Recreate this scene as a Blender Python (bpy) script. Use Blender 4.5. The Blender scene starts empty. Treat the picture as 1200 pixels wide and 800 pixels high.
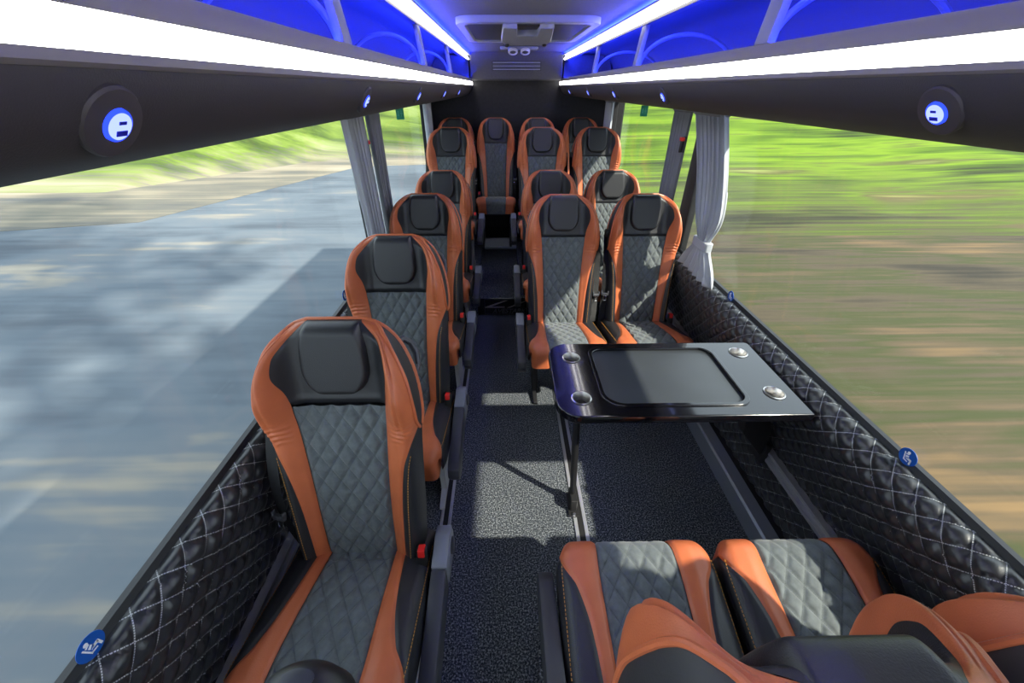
import bpy, bmesh, math, random
import numpy as np
from mathutils import Vector, Matrix
random.seed(7); np.random.seed(7)
PI = math.pi
S = bpy.context.scene
COL = S.collection

# ------------------------------------------------------------------ materials
def srgb(r, g, b):
    def f(c):
        c /= 255.0
        return c/12.92 if c <= .04045 else ((c+.055)/1.055)**2.4
    return (f(r), f(g), f(b), 1.0)

class NT:
    def __init__(self, name):
        self.m = bpy.data.materials.new(name); self.m.use_nodes = True
        self.t = self.m.node_tree; self.t.nodes.clear()
        self.out = self.t.nodes.new('ShaderNodeOutputMaterial')
    def n(self, typ, **kw):
        nd = self.t.nodes.new(typ)
        for k, v in kw.items():
            if k == 'inp':
                for kk, vv in v.items():
                    if hasattr(vv, 'is_output'): self.t.links.new(vv, nd.inputs[kk])
                    else: nd.inputs[kk].default_value = vv
            else: setattr(nd, k, v)
        return nd
    def math(self, op, a, b=None, c=None):
        nd = self.t.nodes.new('ShaderNodeMath'); nd.operation = op
        for i, v in enumerate((a, b, c)):
            if v is None: continue
            if hasattr(v, 'is_output'): self.t.links.new(v, nd.inputs[i])
            else: nd.inputs[i].default_value = v
        return nd.outputs[0]
    def mix(self, fac, a, b):
        nd = self.t.nodes.new('ShaderNodeMix'); nd.data_type = 'RGBA'
        for i, v in ((0, fac), (6, a), (7, b)):
            if hasattr(v, 'is_output'): self.t.links.new(v, nd.inputs[i])
            else: nd.inputs[i].default_value = v
        return nd.outputs[2]
    def ramp(self, fac, stops):
        nd = self.t.nodes.new('ShaderNodeValToRGB')
        el = nd.color_ramp.elements
        while len(el) < len(stops): el.new(.5)
        for e, (p, c) in zip(el, stops): e.position = p; e.color = c
        self.t.links.new(fac, nd.inputs[0]); return nd.outputs[0]
    def link(self, a, b): self.t.links.new(a, b)
    def done(self, sh): self.t.links.new(sh, self.out.inputs[0]); return self.m

def principled(name, col, rough=.5, metal=0, bump=0, bscale=300, spec=.5, sheen=0, var=0, varscale=20, coat=0, rvar=0):
    N = NT(name)
    p = N.n('ShaderNodeBsdfPrincipled')
    p.inputs['Roughness'].default_value = rough; p.inputs['Metallic'].default_value = metal
    p.inputs['Specular IOR Level'].default_value = spec
    p.inputs['Sheen Weight'].default_value = sheen; p.inputs['Coat Weight'].default_value = coat
    p.inputs['Coat Roughness'].default_value = .05
    tc = N.n('ShaderNodeTexCoord')
    if var:
        nz = N.n('ShaderNodeTexNoise', inp={'Vector': tc.outputs['Object'], 'Scale': varscale, 'Detail': 4.0})
        hi = tuple(min(1, c*(1+var)) for c in col[:3])+(1,); lo = tuple(c*(1-var) for c in col[:3])+(1,)
        N.link(N.ramp(nz.outputs['Fac'], [(.3, lo), (.7, hi)]), p.inputs['Base Color'])
        if rvar:
            N.link(N.math('MULTIPLY_ADD', nz.outputs['Fac'], rvar, rough-rvar*.5), p.inputs['Roughness'])
    else:
        p.inputs['Base Color'].default_value = col
    if bump:
        nz2 = N.n('ShaderNodeTexNoise', inp={'Vector': tc.outputs['Object'], 'Scale': bscale, 'Detail': 3.0})
        b = N.n('ShaderNodeBump', inp={'Height': nz2.outputs['Fac'], 'Strength': bump, 'Distance': .002})
        N.link(b.outputs[0], p.inputs['Normal'])
    return N.done(p.outputs[0])

def emission(name, col, s):
    N = NT(name)
    e = N.n('ShaderNodeEmission', inp={'Color': col, 'Strength': s})
    return N.done(e.outputs[0])

def quilt_mat(name, col, stitch, a, b, rough, spec, var, lw=.0016, sheen=0):
    """UV map in metres; stitch lines where u/a +- v/b is whole, broken into dashes."""
    N = NT(name)
    uv = N.n('ShaderNodeUVMap')
    sep = N.n('ShaderNodeSeparateXYZ', inp={0: uv.outputs[0]})
    u = N.math('DIVIDE', sep.outputs[0], a); v = N.math('DIVIDE', sep.outputs[1], b)
    per = 1.0/math.hypot(1/a, 1/b)
    masks = []
    for sgn in (1, -1):
        w = N.math('MULTIPLY_ADD', v, float(sgn), u)
        o = N.math('MULTIPLY_ADD', v, float(-sgn), u)
        f = N.math('ABSOLUTE', N.math('SUBTRACT', N.math('FRACT', N.math('ADD', w, .5)), .5))
        line = N.math('LESS_THAN', f, lw/per*.5)
        dash = N.math('LESS_THAN', N.math('FRACT', N.math('MULTIPLY', o, 11.0)), .68)
        masks.append(N.math('MULTIPLY', line, dash))
    mk = N.math('MAXIMUM', masks[0], masks[1])
    tc = N.n('ShaderNodeTexCoord')
    nz = N.n('ShaderNodeTexNoise', inp={'Vector': tc.outputs['Object'], 'Scale': 45.0, 'Detail': 6.0, 'Roughness': .65})
    hi = tuple(c*(1+var) for c in col[:3])+(1,); lo = tuple(c*(1-var) for c in col[:3])+(1,)
    base = N.ramp(nz.outputs['Fac'], [(.3, lo), (.7, hi)])
    p = N.n('ShaderNodeBsdfPrincipled', inp={'Base Color': N.mix(mk, base, stitch), 'Roughness': rough, 'Specular IOR Level': spec, 'Sheen Weight': sheen})
    nz2 = N.n('ShaderNodeTexNoise', inp={'Vector': tc.outputs['Object'], 'Scale': 500.0, 'Detail': 2.0})
    bp = N.n('ShaderNodeBump', inp={'Height': nz2.outputs['Fac'], 'Strength': .25, 'Distance': .001})
    N.link(bp.outputs[0], p.inputs['Normal'])
    return N.done(p.outputs[0])

M = {}
M['orange'] = principled('tan_leather', srgb(196, 106, 66), .40, bump=.25, bscale=420, var=.07, varscale=14)
M['black'] = principled('black_leather', srgb(40, 41, 44), .42, bump=.25, bscale=420)
M['shell'] = principled('back_vinyl', srgb(48, 48, 50), .5, bump=.15, bscale=300)
QA, QB = .054, .084
M['suede'] = quilt_mat('quilted_suede', srgb(92, 99, 101), srgb(74, 80, 82), QA, QB, .8, .3, .22, .0014, .25)
WA, WB = .074, .070
M['wallquilt'] = quilt_mat('quilted_black_leather', srgb(42, 44, 48), srgb(176, 180, 184), WA, WB, .32, .65, .05, .0022)
M['gold'] = principled('gold_thread', srgb(196, 140, 60), .6)
M['plastic'] = principled('black_plastic', srgb(30, 30, 32), .45)
M['dgrey'] = principled('dark_grey_plastic', srgb(62, 64, 70), .45)
M['grey'] = principled('grey_plastic', srgb(120, 124, 134), .45)
M['lgrey'] = principled('pale_grey_metal', srgb(176, 178, 178), .45)
M['disc'] = principled('lamp_disc', srgb(66, 63, 66), .5)
M['red'] = principled('red_plastic', srgb(232, 40, 36), .35)
M['webbing'] = principled('belt_webbing', srgb(30, 31, 34), .6, bump=.3, bscale=700)
M['chrome'] = principled('polished_steel', srgb(225, 225, 228), .16, metal=1)
M['steel'] = principled('brushed_steel', srgb(215, 213, 210), .28, metal=1)
M['alu'] = principled('brushed_aluminium', srgb(196, 198, 204), .38, metal=.7)
M['alub'] = principled('anodised_aluminium', srgb(150, 158, 172), .42, metal=.6)
M['darkgap'] = principled('dark_gap', srgb(18, 18, 20), .7)
M['gloss'] = principled('piano_black', srgb(14, 14, 19), .12, coat=.6, var=.3, varscale=3)
M['tray'] = principled('tray_mat', srgb(54, 58, 62), .38, var=.12, varscale=5, bump=.1, bscale=600)
M['ceiling'] = principled('headliner_fabric', srgb(74, 74, 78), .9, bump=.3, bscale=500, var=.06, varscale=60)
M['bulk'] = principled('rear_trim_fabric', srgb(64, 64, 67), .9, bump=.3, bscale=500, var=.08, varscale=60)
M['rear'] = principled('rear_wall_fabric', srgb(34, 34, 37), .9, bump=.3, bscale=400, var=.2, varscale=40)
M['fascia'] = principled('rack_fascia_fabric', srgb(54, 52, 54), .6, bump=.2, bscale=500)
M['racklip'] = principled('rack_lip_grey', srgb(122, 118, 118), .5)
M['liner'] = principled('rack_liner', srgb(66, 66, 74), .8, bump=.2, bscale=300)
M['curtain'] = principled('grey_curtain', srgb(168, 172, 178), .8, bump=.25, bscale=600, sheen=.2)
M['curtaindark'] = principled('grey_curtain_lining', srgb(120, 122, 128), .8, bump=.25, bscale=600)
M['led'] = emission('white_led', (1, .97, .95, 1), 11.0)
M['ledtop'] = emission('white_led_ceiling', (1, .97, .96, 1), 9.0)
M['blueled'] = emission('blue_led', (.015, .03, 1, 1), 150.0)
M['blueled2'] = emission('blue_led_ceiling', (.015, .03, 1, 1), 170.0)
M['bluebtn'] = emission('blue_button', (.32, .40, 1, 1), 1.5)
M['bluering'] = emission('blue_ring', (.02, .05, 1, 1), 2.0)
M['bluemark'] = principled('blue_mark', srgb(20, 30, 190), .5)
M['bluesticker'] = principled('sticker_blue', srgb(18, 84, 172), .4)
M['white'] = principled('sticker_white', srgb(235, 238, 240), .5)
M['green'] = principled('sign_green', srgb(0, 138, 104), .45)
M['palegreen'] = principled('sign_pale_green', srgb(70, 170, 140), .45)
M['logo'] = principled('logo_grey', srgb(120, 112, 112), .45)
M['logodk'] = principled('logo_dark', srgb(66, 66, 72), .35)
M['rubber'] = principled('window_rubber', srgb(16, 18, 24), .5)

def carpet_mat():
    N = NT('aisle_carpet')
    tc = N.n('ShaderNodeTexCoord')
    nz = N.n('ShaderNodeTexNoise', inp={'Vector': tc.outputs['Object'], 'Scale': 150.0, 'Detail': 2.0, 'Roughness': .7})
    nb = N.n('ShaderNodeTexNoise', inp={'Vector': tc.outputs['Object'], 'Scale': 5.0, 'Detail': 3.0})
    c = N.ramp(nz.outputs['Fac'], [(.36, srgb(30, 34, 40)), (.5, srgb(66, 72, 79)), (.64, srgb(150, 154, 158))])
    c2 = N.mix(N.math('MULTIPLY', nb.outputs['Fac'], .4), c, srgb(42, 46, 52))
    p = N.n('ShaderNodeBsdfPrincipled', inp={'Base Color': c2, 'Roughness': .95, 'Specular IOR Level': .15})
    b = N.n('ShaderNodeBump', inp={'Height': nz.outputs['Fac'], 'Strength': .8, 'Distance': .004})
    N.link(b.outputs[0], p.inputs['Normal'])
    return N.done(p.outputs[0])
M['carpet'] = carpet_mat()

def glass_mat():
    N = NT('tinted_glass')
    t = N.n('ShaderNodeBsdfTransparent', inp={'Color': (.93, .96, .96, 1)})
    g = N.n('ShaderNodeBsdfGlossy', inp={'Color': (1, 1, 1, 1), 'Roughness': .02})
    lw = N.n('ShaderNodeLayerWeight', inp={'Blend': .5})
    f = N.math('MULTIPLY_ADD', N.math('POWER', lw.outputs['Facing'], 4.0), .15, .008)
    mx = N.n('ShaderNodeMixShader', inp={0: f, 1: t.outputs[0], 2: g.outputs[0]})
    return N.done(mx.outputs[0])
M['glass'] = glass_mat()

# ------------------------------------------------------------------ mesh helpers
def link(name, me, mat, parent=None, smooth=False):
    o = bpy.data.objects.new(name, me); COL.objects.link(o)
    if mat is not None and not me.materials: me.materials.append(mat)
    if parent is not None: o.parent = parent
    if smooth:
        for p in me.polygons: p.use_smooth = True
    return o

def grid_mesh(name, P, UV=None, close_u=False):
    """P: (nu,nv,3)"""
    nu, nv = P.shape[:2]
    idx = np.arange(nu*nv).reshape(nu, nv)
    if close_u: idx = np.vstack([idx, idx[:1]])
    a, b, c, d = idx[:-1, :-1], idx[1:, :-1], idx[1:, 1:], idx[:-1, 1:]
    F = np.stack([a, b, c, d], -1).reshape(-1, 4)
    me = bpy.data.meshes.new(name)
    me.from_pydata(P.reshape(-1, 3).tolist(), [], F.tolist())
    if UV is not None:
        l = me.uv_layers.new(name='UVMap')
        uvf = UV.reshape(-1, 2)[F.reshape(-1)]
        l.data.foreach_set('uv', uvf.astype(np.float32).reshape(-1))
    me.polygons.foreach_set('use_smooth', [True]*len(me.polygons))
    me.update()
    return me

class MB:
    def __init__(self): self.bm = bmesh.new()
    def box(self, x0, x1, y0, y1, z0, z1, bev=0, mtx=None, seg=2):
        v = [self.bm.verts.new((x, y, z)) for x in (x0, x1) for y in (y0, y1) for z in (z0, z1)]
        fs = [(0, 1, 3, 2), (4, 6, 7, 5), (0, 4, 5, 1), (2, 3, 7, 6), (0, 2, 6, 4), (1, 5, 7, 3)]
        faces = [self.bm.faces.new([v[i] for i in f]) for f in fs]
        if bev:
            es = list({e for f in faces for e in f.edges})
            r = bmesh.ops.bevel(self.bm, geom=es, offset=bev, segments=seg, affect='EDGES', profile=.5)
            v = list({vv for f in r['faces'] for vv in f.verts} | {vv for vv in v if vv.is_valid})
        if mtx is not None: bmesh.ops.transform(self.bm, matrix=mtx, verts=[q for q in v if q.is_valid])
        return self
    def prism(self, poly, x0, x1, axis='x', bev=0):
        """poly in the two other axes; extruded along axis"""
        def mk(p, h):
            return {'x': (h, p[0], p[1]), 'y': (p[0], h, p[1]), 'z': (p[0], p[1], h)}[axis]
        A = [self.bm.verts.new(mk(p, x0)) for p in poly]; B = [self.bm.verts.new(mk(p, x1)) for p in poly]
        n = len(poly); fs = [self.bm.faces.new(A), self.bm.faces.new(B[::-1])]
        for i in range(n): fs.append(self.bm.faces.new([A[i], A[(i+1) % n], B[(i+1) % n], B[i]]))
        if bev:
            es = list({e for f in fs for e in f.edges})
            bmesh.ops.bevel(self.bm, geom=es, offset=bev, segments=2, affect='EDGES', profile=.5)
        return self
    def tube(self, pts, r, seg=10, cap=True):
        pts = [Vector(p) for p in pts]; rings = []
        up = None
        for i, p in enumerate(pts):
            d = (pts[min(i+1, len(pts)-1)]-pts[max(i-1, 0)]).normalized()
            if up is None:
                up = Vector((0, 0, 1)) if abs(d.z) < .9 else Vector((1, 0, 0))
            s = d.cross(up).normalized(); up = s.cross(d).normalized()
            rr = r[i] if isinstance(r, (list, tuple)) else r
            rings.append([self.bm.verts.new(p+(s*math.cos(2*PI*k/seg)+up*math.sin(2*PI*k/seg))*rr) for k in range(seg)])
        for a, b in zip(rings, rings[1:]):
            for k in range(seg): self.bm.faces.new([a[k], a[(k+1) % seg], b[(k+1) % seg], b[k]])
        if cap:
            self.bm.faces.new(rings[0][::-1]); self.bm.faces.new(rings[-1])
        return self
    def lathe(self, prof, mtx=None, seg=32, cap=True):
        rings = []
        for r, h in prof: rings.append([self.bm.verts.new((r*math.cos(2*PI*k/seg), r*math.sin(2*PI*k/seg), h)) for k in range(seg)])
        for a, b in zip(rings, rings[1:]):
            for k in range(seg): self.bm.faces.new([a[k], a[(k+1) % seg], b[(k+1) % seg], b[k]])
        if cap:
            self.bm.faces.new(rings[0][::-1]); self.bm.faces.new(rings[-1])
        if mtx is not None: bmesh.ops.transform(self.bm, matrix=mtx, verts=[v for rg in rings for v in rg])
        return self
    def build(self, name, mat, parent=None, smooth=False):
        bmesh.ops.recalc_face_normals(self.bm, faces=self.bm.faces)
        me = bpy.data.meshes.new(name); self.bm.to_mesh(me); self.bm.free()
        o = link(name, me, mat, parent)
        if smooth:
            for p in me.polygons: p.use_smooth = True
            me.set_sharp_from_angle(angle=math.radians(38))
        return o

def curve_mesh(loops, extrude, bevel=0, res=3):
    """flat shape with holes, first loop outer; extruded and bevelled; returns mesh (local z up, centred on z=0)"""
    cu = bpy.data.curves.new('shape', 'CURVE'); cu.dimensions = '2D'; cu.fill_mode = 'BOTH'
    cu.extrude = extrude; cu.bevel_depth = bevel; cu.bevel_resolution = res; cu.offset = -bevel
    for lp in loops:
        sp = cu.splines.new('POLY'); sp.points.add(len(lp)-1)
        for p, q in zip(sp.points, lp): p.co = (q[0], q[1], 0, 1)
        sp.use_cyclic_u = True
    o = bpy.data.objects.new('shape', cu); COL.objects.link(o)
    bpy.context.view_layer.update()
    me = bpy.data.meshes.new_from_object(o.evaluated_get(bpy.context.evaluated_depsgraph_get()))
    bpy.data.objects.remove(o); bpy.data.curves.remove(cu)
    return me

def text_mesh(s, size, extrude=.0006, shear=.0, offset=0):
    cu = bpy.data.curves.new('t', 'FONT'); cu.body = s; cu.size = size; cu.extrude = extrude; cu.shear = shear; cu.offset = offset
    o = bpy.data.objects.new('t', cu); COL.objects.link(o); bpy.context.view_layer.update()
    me = bpy.data.meshes.new_from_object(o.evaluated_get(bpy.context.evaluated_depsgraph_get()))
    bpy.data.objects.remove(o); bpy.data.curves.remove(cu)
    return me

def circ(cx, cy, r, n=36): return [(cx+r*math.cos(2*PI*k/n), cy+r*math.sin(2*PI*k/n)) for k in range(n)]
def rrect(x0, x1, y0, y1, r, n=8):
    """r: radii for corners in order (x1,y1),(x0,y1),(x0,y0),(x1,y0)"""
    if not isinstance(r, (tuple, list)): r = (r,)*4
    out = []
    for (cx, cy, a0), rr in zip(((x1, y1, 0), (x0, y1, 90), (x0, y0, 180), (x1, y0, 270)), r):
        sx = -1 if cx == x1 else 1; sy = -1 if cy == y1 else 1
        for k in range(n+1):
            a = math.radians(a0+90*k/n)
            out.append((cx+sx*rr+rr*math.cos(a), cy+sy*rr+rr*math.sin(a)))
    return out

def empty(name, loc, rz=0):
    o = bpy.data.objects.new(name, None); COL.objects.link(o); o.location = loc; o.rotation_euler = (0, 0, rz); o.empty_display_size = .1
    return o
def tag(o, label=None, cat=None, group=None, kind=None):
    for k, v in (('label', label), ('category', cat), ('group', group), ('kind', kind)):
        if v: o[k] = v
    return o
def struct(o): o['kind'] = 'structure'; return o
def copy_tree(o, parent=None):
    c = o.copy(); COL.objects.link(c)
    if parent is not None: c.parent = parent
    for ch in list(o.children): copy_tree(ch, c)
    return c

def sstep(a, b, x):
    t = np.clip((x-a)/(b-a), 0, 1); return t*t*(3-2*t)
def quilt_h(u, v, a, b):
    p = np.abs(np.sin(PI*(u/a+v/b))); q = np.abs(np.sin(PI*(u/a-v/b)))
    return np.minimum(1, 1.6*np.minimum(p, q))**.55*(.75+.25*(p*q))

# ------------------------------------------------------------------ the seat
HW = .220                                     # half width of a seat
def curve(pts):
    T = np.array([p[0] for p in pts]); V = np.array([p[1] for p in pts])
    # monotone-ish smooth interpolation (PCHIP)
    h = np.diff(T); d = np.diff(V)/h
    m = np.zeros_like(V)
    m[0], m[-1] = d[0], d[-1]
    for i in range(1, len(V)-1):
        m[i] = 0 if d[i-1]*d[i] <= 0 else 2*d[i-1]*d[i]/(d[i-1]+d[i])
    def f(t):
        t = np.clip(np.asarray(t, float), T[0], T[-1])
        i = np.clip(np.searchsorted(T, t, 'right')-1, 0, len(h)-1)
        s = (t-T[i])/h[i]
        return (V[i]*(1+2*s)*(1-s)**2 + m[i]*h[i]*s*(1-s)**2 + V[i+1]*s*s*(3-2*s) + m[i+1]*h[i]*s*s*(s-1))
    return f
w_out = curve([(0, .90), (.15, .93), (.4, .95), (.55, .97), (.64, 1.0), (.72, .985), (.8, .94), (.87, .86), (.92, .77), (.96, .65), (.985, .52), (1, .36)])
w_head = curve([(.69, .60), (.75, .63), (.83, .69), (.88, .67), (.93, .58), (.97, .45), (1, .34)])
w_quilt = curve([(0, .50), (.3, .52), (.55, .565), (.69, .60)])
w_or = curve([(0, .655), (.23, .695), (.35, .735), (.45, .79), (.52, .87), (.57, .94), (.60, .985)])
w_pil = curve([(.732, .10), (.740, .22), (.757, .32), (.785, .39), (.825, .43), (.9, .42), (.96, .38), (1, .33)])
JZ, HB, RC = .43, .76, .20
AL = math.hypot(HB, RC)
NV = np.array([0, -HB/AL, RC/AL])
def set_recline(r):
    global RC, AL, NV, _ol
    RC = r; AL = math.hypot(HB, RC); NV = np.array([0, -HB/AL, RC/AL])
    _ol = np.stack([w_out(_tt)*HW, _tt*AL], -1); _ol = np.vstack([_ol, [[0, AL]]])

# outline polyline for edge distance (right half), in metres (x, s)
_tt = np.concatenate([np.linspace(0, .9, 60), np.linspace(.905, 1, 40)])
_ol = np.stack([w_out(_tt)*HW, _tt*AL], -1)
_ol = np.vstack([_ol, [[0, AL]]])
def edge_dist(x, s):
    x = np.abs(x); sh = x.shape; P = np.stack([x.ravel(), s.ravel()], -1)
    A, B = _ol[:-1], _ol[1:]; AB = B-A
    best = np.full(len(P), 1e9)
    for a, ab in zip(A, AB):
        L = ab@ab
        if L < 1e-12: continue
        t = np.clip(((P-a)@ab)/L, 0, 1)
        d = np.linalg.norm(P-a-t[:, None]*ab, axis=1); best = np.minimum(best, d)
    return best.reshape(sh)
def roll(e, r):
    q = np.clip(1-e/r, 0, 1); return np.sqrt(np.clip(1-q*q, 0, 1))
def back_depth(x, t):
    xn = np.abs(x)/HW
    d = .050 + .042*sstep(.46, .80, xn)
    d = d + .052*sstep(.54, .76, t)*sstep(.55, .85, xn)
    d = d - .010*sstep(.66, .74, t)*(1-sstep(.5, .75, xn))
    d = d + .014*np.sin(PI*np.clip(t/.6, 0, 1))*(1-sstep(.4, .7, xn))     # lumbar
    return d*roll(edge_dist(x, t*AL), .034)
def BP(x, t, d):
    t = np.asarray(t, float); P = np.zeros(np.broadcast(x, t, d).shape+(3,))
    P[..., 0] = x
    P[..., 1] = RC*t + NV[1]*d
    P[..., 2] = JZ + HB*t + NV[2]*d
    return P
def spaced(n): return .5-.5*np.cos(np.linspace(0, PI, n))
def back_patch(name, mat, parent, ts, fa, fb, ns, groove=.005, extra=None, uvm=False, dens=None):
    s = dens if dens is not None else spaced(ns)
    T = np.repeat(ts[:, None], len(s), 1)
    A = fa(ts)[:, None]*HW; B = fb(ts)[:, None]*HW
    X = A+(B-A)*s[None, :]
    W = np.abs(B-A)+1e-6
    D = back_depth(X, T)
    if groove:
        g = np.exp(-(s[None, :]*W/.006)**2)+np.exp(-((1-s[None, :])*W/.006)**2)
        D = D-groove*np.clip(g, 0, 1)*roll(edge_dist(X, T*AL), .02)
    if extra is not None: D = D+extra(X, T, s[None, :])
    me = grid_mesh(name, BP(X, T, D), np.stack([X, T*AL], -1) if uvm else None)
    return link(name, me, mat, parent)

def cushion_path():
    P0 = np.array([.035, .418]); P1 = np.array([-.415, .522])
    d = (P1-P0)/np.linalg.norm(P1-P0); L0 = np.linalg.norm(P1-P0)
    r = .048; a0 = math.atan2(d[1], d[0]); a1 = 1.5*PI+.12
    n0 = np.array([d[1], -d[0]])
    n0 = n0 if n0[1] > 0 else -n0
    c = P1-n0*r; L1 = r*(a1-a0); L2 = .085
    def f(l):
        l = np.asarray(l, float); y = np.zeros_like(l); z = np.zeros_like(l); ny = np.zeros_like(l); nz = np.zeros_like(l)
        m0 = l < L0; y[m0] = P0[0]+d[0]*l[m0]; z[m0] = P0[1]+d[1]*l[m0]; ny[m0] = n0[0]; nz[m0] = n0[1]
        m1 = (l >= L0) & (l < L0+L1)
        a = a0+(l[m1]-L0)/r - PI/2
        ny[m1] = np.cos(a); nz[m1] = np.sin(a); y[m1] = c[0]+r*np.cos(a); z[m1] = c[1]+r*np.sin(a)
        m2 = l >= L0+L1
        ae = a1-PI/2; dd = (math.cos(a1), math.sin(a1))
        y[m2] = c[0]+r*math.cos(ae)+dd[0]*(l[m2]-L0-L1); z[m2] = c[1]+r*math.sin(ae)+dd[1]*(l[m2]-L0-L1)
        ny[m2] = math.cos(ae); nz[m2] = math.sin(ae)
        return y, z, ny, nz
    return f, L0, L0+L1, L0+L1+L2
CPATH, CL0, CL1, CL2 = cushion_path()
CR, CSK = .028, .075                          # side corner radius, side skirt
CW = .216
CMAX = CW-CR+CR*PI/2+CSK
def CS(c, l, d):
    """c: developed cross coordinate, l: along the path, d: extra height"""
    y, z, ny, nz = CPATH(l)
    ac = np.abs(c); sg = np.sign(c)
    x = np.where(ac < CW-CR, ac, 0.); h = np.zeros_like(ac); ox = np.zeros_like(ac); oh = np.ones_like(ac)
    a = (ac-(CW-CR))/CR
    m = (ac >= CW-CR) & (a < PI/2)
    x = np.where(m, CW-CR+CR*np.sin(a), x); h = np.where(m, -CR*(1-np.cos(a)), h); ox = np.where(m, np.sin(a), ox); oh = np.where(m, np.cos(a), oh)
    m = a >= PI/2
    x = np.where(m, CW, x); h = np.where(m, -CR-(ac-(CW-CR)-CR*PI/2), h); ox = np.where(m, 1., ox); oh = np.where(m, 0., oh)
    # front corners pulled in a little
    pin = .012*sstep(CL0-.06, CL1, l)
    P = np.zeros(ac.shape+(3,))
    P[..., 0] = sg*(x*(1-pin*4)+ox*d)
    hh = h+oh*d
    P[..., 1] = y+ny*hh; P[..., 2] = z+nz*hh
    return P
c_or = curve([(0, .62*HW), (.15, .66*HW), (.28, .72*HW), (.37, .82*HW), (.43, .95*HW), (.47, 1.1*HW), (.50, CMAX), (CL2, CMAX)])
c_q = curve([(0, .47*HW), (.2, .50*HW), (.45, .53*HW), (CL2, .50*HW)])
def cush_depth(c, l):
    ac = np.abs(c)
    return .016*np.sin(PI*np.clip(l/CL1, 0, 1))*(1-sstep(.5*HW, HW, ac)) + .016*sstep(.45*HW, .75*HW, ac)*(1-sstep(.42, CL1, l))
def cush_patch(name, mat, parent, ls, fa, fb, s, groove=.005, extra=None, uvm=False):
    L = np.repeat(ls[:, None], len(s), 1)
    A = fa(ls)[:, None]; B = fb(ls)[:, None]; C = A+(B-A)*s[None, :]; W = np.abs(B-A)+1e-6
    D = cush_depth(C, L)
    g = np.exp(-(s[None, :]*W/.006)**2)+np.exp(-((1-s[None, :])*W/.006)**2)
    D = D-groove*np.clip(g, 0, 1)
    if extra is not None: D = D+extra(C, L, s[None, :])
    me = grid_mesh(name, CS(C, L, D), np.stack([C, L], -1) if uvm else None)
    return link(name, me, mat, parent)

def dashes(pts, up, mat, name, parent, length=.006, gap=.0035, r=.0011):
    """row of small stitches along a polyline"""
    pts = [Vector(p) for p in pts]; mb = MB(); acc = 0; on = True; start = pts[0]; need = length
    for a, b in zip(pts, pts[1:]):
        seg = (b-a).length; pos = 0
        while seg-pos > need:
            pos += need; p = a.lerp(b, pos/seg)
            if on: mb.tube([start, p], r, 5)
            start = p; on = not on; need = length if on else gap
        need -= seg-pos
    return mb.build(name, mat, parent)

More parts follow.
